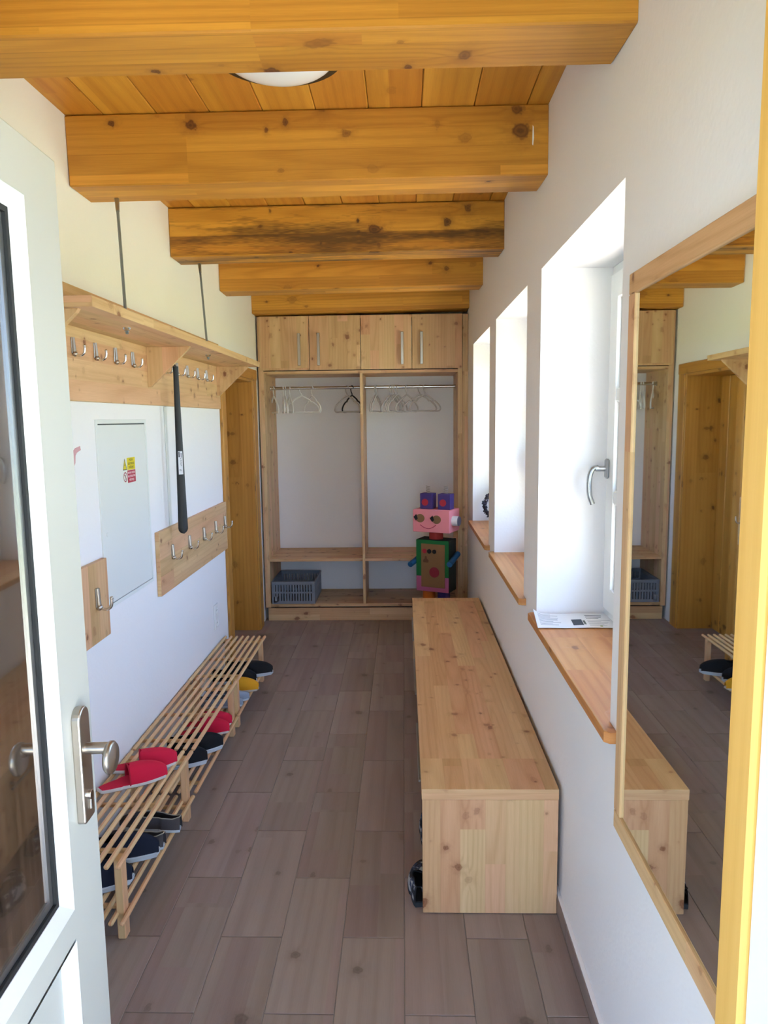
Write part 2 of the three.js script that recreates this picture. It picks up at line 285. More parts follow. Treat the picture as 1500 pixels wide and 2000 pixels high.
// windows
WIN.forEach(([a, b, y0, y1], i) => {
  const w = struct('window_' + (i + 1), [0.75, y0, (a + b) / 2]), x0 = 0.745, x1 = 0.815;
  const fr = (za, zb, ya, yb, t, xa, xb) => { const g = poly(rect(-za, -zb, ya, yb), xb - xa - 0.004, 0.002, [rect(-za + t, -zb - t, ya + t, yb - t)]); g.rotateY(Math.PI / 2); g.translate(xa + 0.002, 0, 0); return g; };
  part('window_frame', fr(a, b, y0, y1, 0.05, 0.752, x1), M.upvc, w);
  part('sash', fr(a - 0.035, b + 0.035, y0 + 0.035, y1 - 0.035, 0.085, x0 - 0.008, x1 - 0.02), M.upvc, w);
  const za = a - 0.115, zb = b + 0.115, ya = y0 + 0.115, yb = y1 - 0.115, h = (yb - ya - 0.084) / 3;
  for (let k = 0; k < 3; k++) {
    const c0 = ya + k * (h + 0.042), c1 = c0 + h;
    if (k) part('muntin', cb(x0 - 0.004, x1 - 0.025, c0 - 0.046, c0 + 0.004, za, zb, 0.006), M.upvc, w);
    part('gasket', fr(za - 0.001, zb + 0.001, c0, c1, 0.014, 0.752, 0.778), M.gasket, w);
    part('pane', cb(0.764, 0.77, c0 + 0.004, c1 - 0.004, za - 0.004, zb + 0.004, 0.0005), M.glass, w);
  }
  if (i === 0 || i === 1) {
    const hz = b + 0.035 + 0.03, hy = 1.415;
    const base = part('window_handle', join(cb(0.724, 0.738, hy - 0.036, hy + 0.036, hz - 0.014, hz + 0.014, 0.006), rod([0.738, hy, hz], [0.69, hy, hz], 0.0095)), M.silver, w, { label: 'grey metal window handle' });
    const lever = tube([[0.70, hy + 0.004, hz], [0.683, hy + 0.001, hz], [0.672, hy - 0.02, hz], [0.668, hy - 0.06, hz], [0.672, hy - 0.1, hz], [0.682, hy - 0.128, hz]], 0.0095, 24, 10);
    part('lever', lever, M.silver, base);
  }
  // wooden sill board with cut front corners, overhanging the wall face
  const raw = poly([[-a - 0.055, 0.468], [-a - 0.067, 0.48], [-a - 0.067, XR - 0.0005], [-a + 0.0005, XR - 0.0005], [-a + 0.0005, 0.7515], [-b - 0.0005, 0.7515], [-b - 0.0005, XR - 0.0005], [-b + 0.025, XR - 0.0005], [-b + 0.025, 0.48], [-b + 0.013, 0.468]], 0.024, 0.002);
  raw.applyMatrix4(new THREE.Matrix4().set(0, 1, 0, 0, 0, 0, -1, y0 - 0.002, -1, 0, 0, 0, 0, 0, 0, 1));
  part('window_sill', woody(raw, T.sill, 'z', i * 0.4, i * 0.22), M.sill, w, { label: 'orange varnished wooden sill' });
});
// doorway in the coat wall: jambs, casings, plank door standing back in the wall
{
  const d = struct('door_2', [XL, 0, -5.0]), z0 = -4.56, z1 = -5.44, h = 1.915, xb = XL - 0.29;
  part('lining', woody(cb(xb, XL + 0.012, 0, h, z1, z1 + 0.03, 0.003), T.door, 'y', 0.3, 0.1), M.door, d);
  part('lining', woody(cb(xb, XL + 0.012, 0, h, z0 - 0.03, z0, 0.003), T.door, 'y'), M.door, d);
  part('lining', woody(cb(xb, XL + 0.012, h - 0.03, h, z1 + 0.03, z0 - 0.03, 0.003), T.door, 'z'), M.door, d);
  part('casing', woody(cb(XL + 0.0005, XL + 0.02, 0, h + 0.06, -5.548, z1 + 0.012, 0.004), T.door, 'y'), M.door, d);
  part('casing', woody(cb(XL + 0.0005, XL + 0.02, 0, h + 0.06, z0 - 0.012, -4.476, 0.004), T.door, 'y'), M.door, d);
  part('casing', woody(cb(XL + 0.0005, XL + 0.024, h - 0.012, h + 0.064, -5.548, -4.476, 0.004), T.door, 'z'), M.door, d);
  for (let k = 0; k < 6; k++) { const a = z0 - 0.03 - k * 0.1366; part('plank', woody(cb(xb + 0.01, xb + 0.05, 0.008, h - 0.032, a - 0.1356, a - 0.001, 0.005), T.door, 'y'), M.door, d); }
  part('backing', cb(XL - 0.34, XL - 0.288, -0.05, 2.0, -4.4, -5.6, 0.002), M.door, d);
  part('threshold', woody(cb(xb, XL + 0.004, -0.05, 0.001, z1, z0, 0.002), T.tile, 'x'), M.tile[1], d);
}
// outdoors: lawn in the sun, paving before the entrance
{
  const g = new THREE.BoxGeometry(60, 0.2, 60); g.translate(0, -0.4, -3); kindred('lawn', uvm(g, 'x'), M.lawn);
  kindred('terrace', cb(-2.2, 2.6, -0.28, -0.1, 0.12, 4, 0.01), M.paving);
  kindred('path', cb(0.93, 2.6, -0.28, -0.12, 0.11, -7, 0.01), M.paving);
}

// ---------------------------------------------------------------- glazed entrance door, standing open
{
  const d = struct('door_1', [-0.5446, 0, -0.38]); d.rotation.y = 0.045;
  const L = { local: true }, zf = -0.9, g0 = -0.14, g1 = -0.758, y0 = 0.012, y1 = 2.04, ga = 0.775, gb = 1.935;
  const side = (pts, dep, bev, holes) => { const g = poly(pts, dep, bev, holes); g.rotateY(Math.PI / 2); return g; };       // shape x -> -z, depth -> +x
  const R = (a, b, c, e) => rect(-a, -b, c, e);
  const leaf = side(R(0, zf, y0, y1), 0.066, 0.003, [R(g0 + 0.012, g1 - 0.012, ga - 0.012, gb + 0.012), R(g0 + 0.012, g1 - 0.012, 0.13, 0.705)]); leaf.translate(-0.069, 0, 0);
  part('leaf_frame', leaf, M.leaf, d, L);
  const bead = (a, b, c, e, w) => { const gs = []; const q = (A, B, C, D) => gs.push(A, B, C, A, C, D); const o = [[0.002, c - 0.012, a + 0.012], [0.002, c - 0.012, b - 0.012], [0.002, e + 0.012, b - 0.012], [0.002, e + 0.012, a + 0.012]], n = [[-0.012, c + w, a - w], [-0.012, c + w, b + w], [-0.012, e - w, b + w], [-0.012, e - w, a - w]], t = n.map((p) => [-0.03, p[1], p[2]]); for (let k = 0; k < 4; k++) { const m = (k + 1) % 4; q(o[k], o[m], n[m], n[k]); q(n[k], n[m], t[m], t[k]); } const g = new THREE.BufferGeometry(); g.setAttribute('position', new THREE.Float32BufferAttribute(gs.flat(), 3)); g.computeVertexNormals(); return uvm(g, 'y'); };
  const ups = M.upvc.clone(); ups.side = THREE.DoubleSide;
  part('glazing_bead', bead(g0, g1, ga, gb, 0.012), ups, d, L);
  part('glazing_bead', bead(g0, g1, 0.142, 0.693, 0.012), ups, d, L);
  part('gasket', side(R(g0 - 0.012, g1 + 0.012, ga + 0.012, gb - 0.012), 0.006, 0, [R(g0 - 0.021, g1 + 0.021, ga + 0.021, gb - 0.021)]).translate(-0.019, 0, 0), M.gasket, d, L);
  const gl = side(R(g0 - 0.002, g1 + 0.002, ga, gb), 0.02, 0).translate(-0.042, 0, 0);
  const uvg = gl.attributes.uv, pg = gl.attributes.position; for (let i = 0; i < pg.count; i++) uvg.setXY(i, pg.getZ(i) * 1.0, pg.getY(i) * 0.5);
  part('pane', gl, M.doorGlass, d, { local: true, label: 'dark streaked ornamental glass' });
  part('spacer', side(R(g0 - 0.022, g1 + 0.022, ga + 0.022, gb - 0.022), 0.004, 0, [R(g0 - 0.034, g1 + 0.034, ga + 0.034, gb - 0.034)]).translate(-0.022, 0, 0), M.silver, d, L);
  part('lower_panel', side(R(g0 + 0.01, g1 - 0.01, 0.135, 0.70), 0.03, 0.002).translate(-0.05, 0, 0), M.leaf, d, L);
  // long plate with a cranked fixed knob and a lock
  const pz = -0.832, py = 1.0, pw = 0.0225, ph = 0.105, out = [];
  for (let k = 0; k <= 14; k++) { const t = k / 14 * Math.PI; out.push([-pz + pw * Math.cos(t), py + ph - pw + pw * Math.sin(t)]); }
  for (let k = 0; k <= 6; k++) { const t = Math.PI + k / 6 * Math.PI / 2; out.push([-pz + 0.006 * Math.cos(t) - pw + 0.006, py - ph + 0.006 + 0.006 * Math.sin(t)]); }
  for (let k = 0; k <= 6; k++) { const t = Math.PI * 1.5 + k / 6 * Math.PI / 2; out.push([-pz + pw - 0.006 + 0.006 * Math.cos(t), py - ph + 0.006 + 0.006 * Math.sin(t)]); }
  const plate = part('handle_plate', side(out, 0.01, 0.003).translate(0.002, 0, 0), M.steel, d, { local: true, label: 'brushed steel long plate' });
  const kn = new THREE.LatheGeometry([[0, 0], [0.025, 0], [0.0288, 0.004], [0.0288, 0.009], [0.025, 0.013], [0, 0.0155]].map((p) => new THREE.Vector2(...p)), 32); kn.rotateZ(-Math.PI / 2); kn.translate(0.052, py + 0.012, pz + 0.004);
  const ky = py + 0.028;
  part('knob', join(rod([0.012, ky, pz], [0.056, ky, pz], 0.0105, 0.0105, 20), kn, rod([0.05, ky, pz], [0.056, ky - 0.004, pz], 0.013, 0.013, 16)), M.steel, plate, L);
  part('lock', join(side(disc(-pz, py - 0.058, 0.0085, 0.0085), 0.004, 0.001).translate(0.015, 0, 0), cb(0.015, 0.019, py - 0.086, py - 0.058, pz - 0.004, pz + 0.004, 0.002)), M.chrome, plate, L);
}
// wooden post at the near end of the window wall
solo('door_post', woody(cb(0.43, XR - 0.001, 0.001, 2.62, -0.94, -0.87, 0.006), T.post, 'y'), M.post, 'yellow planed pine post against the wall, in front of the mirror', 'post');

// ---------------------------------------------------------------- wall mirror
{
  const m = thing('wall_mirror', 'tall mirror in a flat pine frame hanging beside the nearest window', 'mirror', [XR, 0.68, -1.26]);
  const za = -0.965, zb = -1.552, y0 = 0.684, y1 = 1.889, t = 0.042;
  const slab = (ya, yb, z0, z1, g) => woody(cb(0.4655, XR - 0.001, ya, yb, z0, z1, 0.002), T.pine, g);
  part('frame_rail', slab(y0, y0 + t, za, zb, 'z'), M.pine, m); part('frame_rail', slab(y1 - t, y1, za, zb, 'z'), M.pine, m);
  part('frame_stile', slab(y0 + t, y1 - t, zb, zb + t, 'y'), M.pine, m); part('frame_stile', slab(y0 + t, y1 - t, za - t, za, 'y'), M.pine, m);
  part('mirror_glass', cb(0.4705, 0.49, y0 + t - 0.001, y1 - t + 0.001, za - t + 0.001, zb + t - 0.001, 0.0012), M.mirror, m);
}

// ---------------------------------------------------------------- long bench with doors
{
  const b = thing('storage_bench', 'long low pine laminate storage bench along the window wall', 'bench', [0.27, 0, -3.44]);
  const x0 = 0.05, x1 = 0.484, za = -2.19, zb = -4.685, h = 0.43, t = 0.036;
  part('bench_top', woody(cb(x0 - 0.002, x1, h - t, h, za + 0.001, zb, 0.0012), T.pine, 'z', 0.2, 0.35), M.pine, b);
  part('end_panel', woody(cb(x0, x1 - 0.001, 0.002, h - t, za, za - 0.036, 0.0012), T.pine, 'y', 0.95, 0.12), M.pine, b);
  part('end_panel', woody(cb(x0, x1 - 0.001, 0.002, h - t, zb, zb + 0.036, 0.0012), T.pine, 'y'), M.pine, b);
  for (const z of [-3.02, -3.855]) part('partition', woody(cb(0.1, x1 - 0.02, 0.06, h - t, z - 0.009, z + 0.009, 0.001), T.pine, 'y'), M.pine, b);
  part('base_board', woody(cb(0.09, x1 - 0.005, 0.075, 0.093, za - 0.036, zb + 0.036, 0.001), T.pine, 'z'), M.pine, b);
  part('plinth', woody(cb(0.14, 0.158, 0.002, 0.075, za - 0.036, zb + 0.036, 0.001), T.pine, 'z'), M.pine, b);
  part('back_panel', woody(cb(x1 - 0.012, x1 - 0.004, 0.06, h - t, za - 0.036, zb + 0.036, 0.001), T.pine, 'z'), M.pine, b);
  for (let k = 0; k < 3; k++) {
    const c = -2.226 - 0.4035 - k * 0.8077, w = 0.402;
    const d = part('door', woody(cb(0.07, 0.088, 0.095, h - t - 0.003, c - w, c + w, 0.0015), T.pine, 'y'), M.pine, b);
    part('handle', join(cb(0.041, 0.049, 0.348, 0.358, c - 0.24, c + 0.24, 0.002), cb(0.045, 0.071, 0.349, 0.357, c - 0.2, c - 0.19, 0.001), cb(0.045, 0.071, 0.349, 0.357, c + 0.19, c + 0.2, 0.001)), M.silver, d);
  }
}

// ---------------------------------------------------------------- open wardrobe with overhead cupboards
{
  const w = thing('wardrobe', 'open pine wardrobe with two hanging bays and four cupboards on top', 'wardrobe', [-0.32, 0, -5.92]);
  const zf = -5.668, zb = ZB + 0.002, x0 = -1.115, x1 = 0.488;
  const P = (name, g, gr, ou, ov) => part(name, woody(g, T.pine, gr, ou, ov), M.pine, w);
  P('side_panel', cb(x0, -1.074, 0.112, 2.388, zf, zb, 0.0012), 'y'); P('side_panel', cb(0.42, 0.455, 0.112, 2.388, zf - 0.012, zb, 0.0012), 'y'); P('filler', cb(0.4555, XR - 0.001, 0.002, 2.388, zf - 0.004, zf - 0.024, 0.001), 'y');
  P('bottom_board', cb(-1.074, 0.42, 0.118, 0.143, zf - 0.004, zb, 0.001), 'x'); P('plinth', cb(-1.1, 0.44, 0.001, 0.104, zf - 0.016, zf - 0.034, 0.001), 'x'); P('divider', cb(-0.333, -0.312, 0.143, 1.955, zf - 0.003, zb, 0.001), 'y');
  P('shelf', cb(-1.074, -0.333, 0.486, 0.508, zf - 0.006, zb, 0.001), 'x'); P('shelf', cb(-0.312, 0.42, 0.486, 0.508, zf - 0.006, zb, 0.001), 'x');
  P('cupboard_floor', cb(-1.074, 0.42, 1.955, 1.978, zf - 0.003, zb, 0.001), 'x'); P('cupboard_top', cb(-1.074, 0.42, 2.37, 2.388, zf - 0.02, zb, 0.001), 'x');
  const xs = [-1.1, -0.715, -0.322, 0.069, 0.4525], hx = [-0.79, -0.642, -0.005, 0.142];
  for (let k = 0; k < 4; k++) {
    const d = P('cupboard_door', cb(xs[k] + 0.002, xs[k + 1] - 0.002, 1.983, 2.388, zf + 0.0165, zf + 0.001, 0.0012), 'y', k * 0.5 + 0.2, k * 0.31);
    part('handle', join(cb(hx[k] - 0.0105, hx[k] + 0.0105, 2.015, 2.257, zf + 0.052, zf + 0.041, 0.002), cb(hx[k] - 0.006, hx[k] + 0.006, 2.02, 2.03, zf + 0.042, zf + 0.016, 0.001), cb(hx[k] - 0.006, hx[k] + 0.006, 2.242, 2.252, zf + 0.042, zf + 0.016, 0.001)), M.steel, d);
  }
  for (const [a, b] of [[-1.074, -0.333], [-0.312, 0.42]]) {
    const r = part('hanging_rail', rod([a + 0.001, 1.858, -5.915], [b - 0.001, 1.858, -5.915], 0.0125, 0.0125, 20), M.chrome, w);
    for (const s of [a + 0.005, b - 0.005]) part('rail_socket', rod([s - 0.004, 1.858, -5.915], [s + 0.004, 1.858, -5.915], 0.019, 0.019, 18), M.chrome, r);
  }
}
// hangers on the rails
{
  const hook = []; for (let k = 0; k <= 12; k++) { const t = -0.35 + k / 12 * (Math.PI + 0.9); hook.push([0.0195 * Math.cos(t), 0.0 + 0.0195 * Math.sin(t), 0]); }
  const neck = [[0.0, -0.058, 0], [0.0, -0.045, 0], [-0.012, -0.028, 0], ...hook.reverse().slice(0, 12)];
  const hw = 0.146, by = -0.187;
  const fr = [[0, -0.058, 0], [0.03, -0.07, 0], [0.07, -0.094, 0], [0.078, -0.106, 0], [0.088, -0.106, 0], [0.125, -0.132, 0], [hw - 0.004, -0.155, 0], [hw, -0.172, 0], [hw - 0.012, by, 0], [0.06, by, 0], [0, by, 0]];
  const loop = [...fr, ...fr.slice(1, -1).reverse().map(([x, y, z]) => [-x, y, z])];
  const g = join(tube(neck, 0.0042, 36, 6), tube(loop, 0.0062, 90, 7, true));
  const white = phys({ color: 0xfdfcfa, roughness: 0.3 }), clear = phys({ color: 0xcdc6c2, roughness: 0.25 }), dark = phys({ color: 0x16141a, roughness: 0.35 });
  const gl = 'left bay hangers turned edge-on close together', gn = 'right bay hangers bunched at the middle', gs = 'right bay hangers stacked by the divider';
  const H = [[-1.045, -66, white, 'white plastic hanger alone at the far left of the rail, turned nearly edge-on'],
    [-0.968, -78, white, 'leftmost of the three white hangers hanging edge-on close together in the left bay', gl], [-0.95, -75, white, 'middle one of the three white hangers hanging edge-on close together in the left bay', gl], [-0.915, -72, white, 'rightmost of the three edge-on white hangers, next to the front-facing one', gl],
    [-0.82, -10, white, 'white plastic hanger facing front in the left wardrobe bay'], [-0.735, -56, white, 'white plastic hanger half turned, just right of the front-facing one in the left bay'],
    [-0.452, -42, clear, 'light grey plastic hanger half hidden behind the black hanger'], [-0.412, -52, dark, 'black plastic hanger, the only dark one, beside the wardrobe divider'],
    [-0.224, 74, clear, 'left one of two nested pale grey hangers just right of the wardrobe divider', gs], [-0.214, 76, clear, 'right one of two nested pale grey hangers just right of the wardrobe divider', gs],
    [-0.1, 60, clear, 'first from the left of four bunched pale grey hangers on the right rail', gn], [-0.083, 64, clear, 'second from the left of four bunched pale grey hangers on the right rail', gn], [-0.066, 62, clear, 'third from the left of four bunched pale grey hangers on the right rail', gn], [-0.045, 58, clear, 'last, rightmost of four bunched pale grey hangers on the right rail', gn],
    [0.03, 52, clear, 'pale plastic hanger half turned, right of the dense bunch'], [0.135, 24, clear, 'pale plastic hanger facing front near the right end of the rail'], [0.175, 30, clear, 'rightmost pale plastic hanger on the rail, behind the front-facing one']];
  let first;
  for (const [x, yaw, m, label, group] of H) {
    const k = first ? first.clone() : sh(new THREE.Mesh(g, m)); first ??= k; k.material = m; k.name = numbered('clothes_hanger'); k.userData = {}; k.position.set(x, 1.8525, -5.915); k.rotation.y = yaw * Math.PI / 180;
    scene.add(k); tag(k, label, 'hanger', group);
  }
}
// plastic crate on the wardrobe floor
{
  const c = thing('plastic_crate', 'grey slotted plastic crate on the wardrobe floor, left bay', 'crate', [-0.89, 0.144, -5.88]);
  const m = flat(0x7b818b, 0.45), L = { local: true }, hw = 0.172, hh = 0.182, hd = 0.22;
  const wallOf = (w) => { const holes = [], n = Math.round(w / 0.022); for (const [y0, y1] of [[0.025, 0.085], [0.1, 0.155]]) for (let k = 0; k < n - 2; k++) { const x = -w / 2 + 0.03 + k * (w - 0.06) / (n - 3); if (k % 1 === 0) holes.push(rect(x - 0.0045, x + 0.0045, y0, y1)); } return poly(rect(-w / 2, w / 2, 0, hh), 0.006, 0.0012, holes); };
  part('front_wall', join(wallOf(hw * 2).translate(0, 0, hd - 0.006), cb(-hw, hw, 0.165, hh, hd - 0.004, hd + 0.006, 0.002), cb(-hw, hw, 0.088, 0.096, hd, hd + 0.004, 0.001)), m, c, L);
  part('back_wall', wallOf(hw * 2).translate(0, 0, -hd), m, c, L);
  for (const s of [-1, 1]) part('side_wall', join(wallOf(hd * 2).rotateY(Math.PI / 2).translate(s * (hw - 0.003) - 0.003, 0, 0), cb(s * hw - 0.004, s * hw + 0.004, 0.168, hh, -hd, hd, 0.002)), m, c, L);
  part('crate_floor', cb(-hw, hw, 0, 0.006, -hd, hd, 0.001), m, c, L);
  part('paper_label', cb(-hw + 0.012, -hw + 0.045, 0.012, 0.062, hd + 0.0003, hd + 0.0012, 0.0002), flat(0xb9bcc4, 0.4), c, L);
}
// cardboard robot
{
  const r = thing('cardboard_robot', 'handmade painted cardboard robot with pink head and green body in the corner', 'robot', [0.237, 0, -5.36]); r.rotation.y = -0.44;
  const L = { local: true }, P = (n, g, c, par = r, o = {}) => part(n, g, c.isMaterial ? c : flat(c, 0.75), par, { ...L, ...o });
  const pinkM = flat(0xf08f95, 0.75), brown = flat(0x8a6440, 0.85), blackM = flat(0x141416, 0.8), red = flat(0xb02734, 0.75), purple = flat(0x43306e, 0.7);
  P('leg', rod([-0.06, 0, 0], [-0.06, 0.33, 0], 0.047, 0.047, 24), 0xd9701c); P('leg', rod([0.06, 0, 0], [0.06, 0.33, 0], 0.047, 0.047, 24), 0x3d2a70);
  const body = P('body', cb(-0.13, 0.13, 0.325, 0.715, -0.075, 0.075, 0.003), flat(0x17231f, 0.8));
  P('green_front', cb(-0.1295, 0.1295, 0.44, 0.713, 0.0752, 0.0765, 0.0003), 0x0c6a30, body); P('pink_hem', cb(-0.1295, 0.1295, 0.327, 0.4395, 0.0752, 0.0765, 0.0003), 0xb45c86, body);
  P('chest_board', cb(-0.088, 0.1, 0.36, 0.685, 0.0768, 0.081, 0.001), brown, body);
  P('button', poly(disc(-0.06, 0.63, 0.017), 0.003).translate(0, 0, 0.0812), red, body); P('button', poly(disc(-0.022, 0.63, 0.017), 0.003).translate(0, 0, 0.0812), blackM, body); P('button', poly(disc(0.018, 0.63, 0.016), 0.003).translate(0, 0, 0.0812), blackM, body);
  P('dial', poly(disc(0.018, 0.475, 0.039), 0.003).translate(0, 0, 0.0812), flat(0x8c2230, 0.75), body); P('bottle_shape', poly([[-0.07, 0.545], [-0.03, 0.545], [-0.028, 0.562], [-0.042, 0.575], [-0.044, 0.592], [-0.056, 0.592], [-0.058, 0.575], [-0.072, 0.562]], 0.002).translate(0, 0, 0.0812), flat(0x6b4326, 0.8), body);
  P('arm', rod([-0.148, 0.56, -0.02], [-0.155, 0.53, 0.13], 0.021, 0.021, 18), 0x1d5a88); P('arm', rod([0.149, 0.6, -0.06], [0.152, 0.55, 0.12], 0.021, 0.021, 18), 0x1d5a88);
  P('neck', rod([0.0, 0.715, 0], [0.0, 0.78, 0], 0.052, 0.052, 28), 0xa8302a);
  const hd = P('head', cb(-0.145, 0.145, 0.775, 0.94, -0.1, 0.1, 0.003), pinkM);
  for (const [x, y] of [[-0.085, 0.877], [0.045, 0.872]]) { P('eye', poly(disc(x, y, 0.034, 0.031), 0.003).translate(0, 0, 0.1003), brown, hd); P('pupil', poly([[x - 0.052, y + 0.008], [x - 0.03, y + 0.03], [x - 0.018, y - 0.004], [x - 0.034, y - 0.018]], 0.002).translate(0, 0, 0.1036), blackM, hd); }
  P('smile', tube([[-0.085, 0.828, 0.101], [-0.05, 0.808, 0.101], [-0.015, 0.803, 0.101], [0.02, 0.817, 0.101], [0.04, 0.832, 0.101]], 0.0026, 20, 6), 0xc03a5c, hd);
  for (const x of [-0.06, 0.082]) {
    const e = P('ear_box', cb(x - 0.048, x + 0.048, 0.941, 1.055, -0.03, 0.05, 0.002), purple); P('red_spot', poly(disc(x - 0.008, 0.99, 0.026), 0.0012).translate(0, 0, 0.0502), red, e);
    const sp = []; for (let k = 0; k <= 60; k++) { const t = k / 60; sp.push([x + 0.015 * Math.cos(t * 28), 1.056 + 0.055 * t, 0.01 + 0.015 * Math.sin(t * 28)]); } P('spring', tube(sp, 0.0016, 160, 5), M.steel, e);
  }
  const cap = P('side_cap', rod([0.145, 0.86, 0.03], [0.19, 0.86, 0.03], 0.036, 0.036, 26), flat(0xe4e2e0, 0.5)); P('cap_lid', rod([0.19, 0.86, 0.03], [0.197, 0.86, 0.03], 0.036, 0.033, 26), flat(0x5c5a68, 0.5), cap);
}

// ---------------------------------------------------------------- coat shelf, hook boards
const XB = XL + 0.02;
function coatHook(parent, z, y, big = 1) {
  const x = XB, k = big;
  const plate = [[x + 0.0045, y + 0.032 * k, z], [x + 0.006, y + 0.01 * k, z], [x + 0.0075, y - 0.014 * k, z], [x + 0.009, y - 0.024 * k, z]];
  const h = part('hook', join(cb(x + 0.0003, x + 0.004, y - 0.022 * k, y + 0.032 * k, z - 0.0095 * k, z + 0.0095 * k, 0.0015), tube(plate, 0.0062 * k, 16, 10), new THREE.SphereGeometry(0.009 * k, 12, 8).translate(x + 0.009, y - 0.022 * k, z)), M.steel, parent);
  part('prong', join(tube([[x + 0.008, y - 0.022 * k, z], [x + 0.018 * k, y - 0.027 * k, z], [x + 0.03 * k, y - 0.027 * k, z], [x + 0.039 * k, y - 0.02 * k, z], [x + 0.042 * k, y - 0.006 * k, z], [x + 0.042 * k, y + 0.004 * k, z]], 0.0042 * k, 26, 8), new THREE.SphereGeometry(0.0052 * k, 10, 8).translate(x + 0.042 * k, y + 0.004 * k, z)), M.chrome, h);
  return h;
}
{
  const c = thing('coat_shelf', 'long pine coat shelf with brackets and a row of steel hooks, high on the wall', 'coat shelf', [XL, 1.9, -3.25]);
  const P = (n, g, gr, ou, ov) => part(n, woody(g, T.pine, gr, ou, ov), M.pine, c);
  P('back_board', cb(XL + 0.0005, XB, 1.675, 2.06, -2.02, -4.435, 0.0012), 'z', 0.1, 0.6);
  P('shelf', cb(XB, -0.865, 1.923, 1.954, -2.062, -4.45, 0.0012), 'z');
  for (const z of [-2.1, -3.185, -4.372]) {
    const s = new THREE.Shape([[XB, 1.923], [-0.918, 1.923], [-0.925, 1.912], [XB + 0.012, 1.752], [XB, 1.752]].map((p) => new THREE.Vector2(...p)));
    const g = new THREE.ExtrudeGeometry(s, { depth: 0.018, bevelEnabled: true, bevelSize: 0.001, bevelThickness: 0.001, bevelOffset: -0.001, bevelSegments: 1 }); g.translate(0, 0, z - 0.009);
    P('bracket', g, 'y');
  }
  for (const z of [-2.28, -2.458, -2.637, -2.82, -3.0, -3.245, -3.395, -3.585, -3.755, -3.945, -4.12]) coatHook(c, z, 1.853);
  for (const [a, b] of [[[-1.02, 2.398, -2.70], [-0.942, 1.902, -2.52]], [[-1.03, 2.398, -3.80], [-0.946, 1.902, -3.58]]]) {
    const q = part('threaded_rod', rod(a, b, 0.0052, 0.0052, 10), M.rod, c), A = V(...a), B = V(...b), at = (t) => A.clone().lerp(B, t).toArray();
    part('rod_mount', rod(at(0.0), at(0.1), 0.0085, 0.0065, 12), M.silver, q);
    part('nut', join(rod(at(0.953), at(0.963), 0.013, 0.013, 16), rod(at(0.963), at(0.985), 0.008, 0.008, 6)), M.chrome, q);
  }
}
{
  const b = thing('hook_board', 'long low pine board with five hooks below the coat shelf, right of the electrical panel', 'hook board', [XL, 0.96, -3.84]);
  part('board', woody(cb(XL + 0.0005, XB, 0.81, 1.105, -3.215, -4.47, 0.0012), T.pine, 'z', 1.2, 0.2), M.pine, b);
  for (const z of [-3.385, -3.66, -3.93, -4.185, -4.405]) coatHook(b, z, 0.985, 1.15);
  const s = thing('hook_board', 'short low pine board with a single visible hook, beside the glazed door', 'hook board', [XL, 0.96, -2.32]);
  part('board', woody(cb(XL + 0.0005, XB, 0.812, 1.103, -2.0, -2.632, 0.0012), T.pine, 'y', 0.4, 0.7), M.pine, s);
  for (const z of [-2.17, -2.525]) coatHook(s, z, 0.97, 1.3);
}
// shoe horn hanging from a hook by its strap
{
  const s = thing('shoe_horn', 'long black shoe horn with a white label hanging from a coat hook', 'shoe horn', [-1.05, 1.075, -3.39]); s.rotation.y = -0.95;
  const pos = [], idx = [], N = 40, K = 12;
  for (let i = 0; i <= N; i++) { const t = i < 12 ? 0.035 * Math.pow(i / 12, 2) : mix(0.035, 1, (i - 12) / (N - 12)), y = 0.78 * t, w = mix(0.024, 0.0115, Math.pow(t, 0.8)) * (t < 0.035 ? Math.sqrt(clamp(1 - Math.pow(1 - t / 0.035, 2)) * 0.96 + 0.04) : 1), bow = mix(0.011, 0.004, t); for (let s2 = 0; s2 < 2; s2++) for (let k = 0; k <= K; k++) { const a = k / K * 2 - 1; pos.push((s2 ? -0.0025 : 0.0015) + bow * (1 - a * a), y, a * w); } }
  const C = K + 1, row = 2 * C;
  for (let i = 0; i < N; i++) for (let k = 0; k < K; k++) { const f = i * row + k, b = f + C; idx.push(f, f + 1, f + row, f + 1, f + row + 1, f + row, b, b + row, b + 1, b + 1, b + row, b + row + 1); }
  for (let i = 0; i < N; i++) for (const k of [0, K]) { const f = i * row + k, b = f + C; idx.push(f, f + row, b, b, f + row, b + row, f, b, f + row, b, b + row, f + row); }
  const g = new THREE.BufferGeometry(); g.setAttribute('position', new THREE.Float32BufferAttribute(pos, 3)); g.setIndex(idx); g.computeVertexNormals();
  part('blade', uvm(g, 'y'), M.black, s, { local: true });
  const cv = document.createElement('canvas'); cv.width = 64; cv.height = 256; const x = cv.getContext('2d'); x.fillStyle = '#e2e2e8'; x.fillRect(0, 0, 64, 256); x.fillStyle = '#3a3a44'; x.fillRect(6, 6, 18, 60); for (let k = 0; k < 9; k++) x.fillRect(26 + (k % 3) * 3, 76 + k * 10, 20, k % 2 ? 2 : 5); x.fillRect(40, 20, 10, 50); x.fillRect(12, 200, 26, 5); x.fillRect(12, 212, 34, 4);
  const t = new THREE.CanvasTexture(cv); t.colorSpace = THREE.SRGBColorSpace;
  const lb = new THREE.BoxGeometry(0.0006, 0.108, 0.021); lb.translate(0.0122, 0.335, 0.002);
  part('sticker', lb, std({ map: t, roughness: 0.5 }), s, { local: true, label: 'white barcode label' });
  part('strap', tube([[0.004, 0.775, 0], [0.0, 0.79, 0.006], [-0.004, 0.775, 0.005], [0.002, 0.765, 0]], 0.0022, 24, 6, true), M.black, s, { local: true });
}
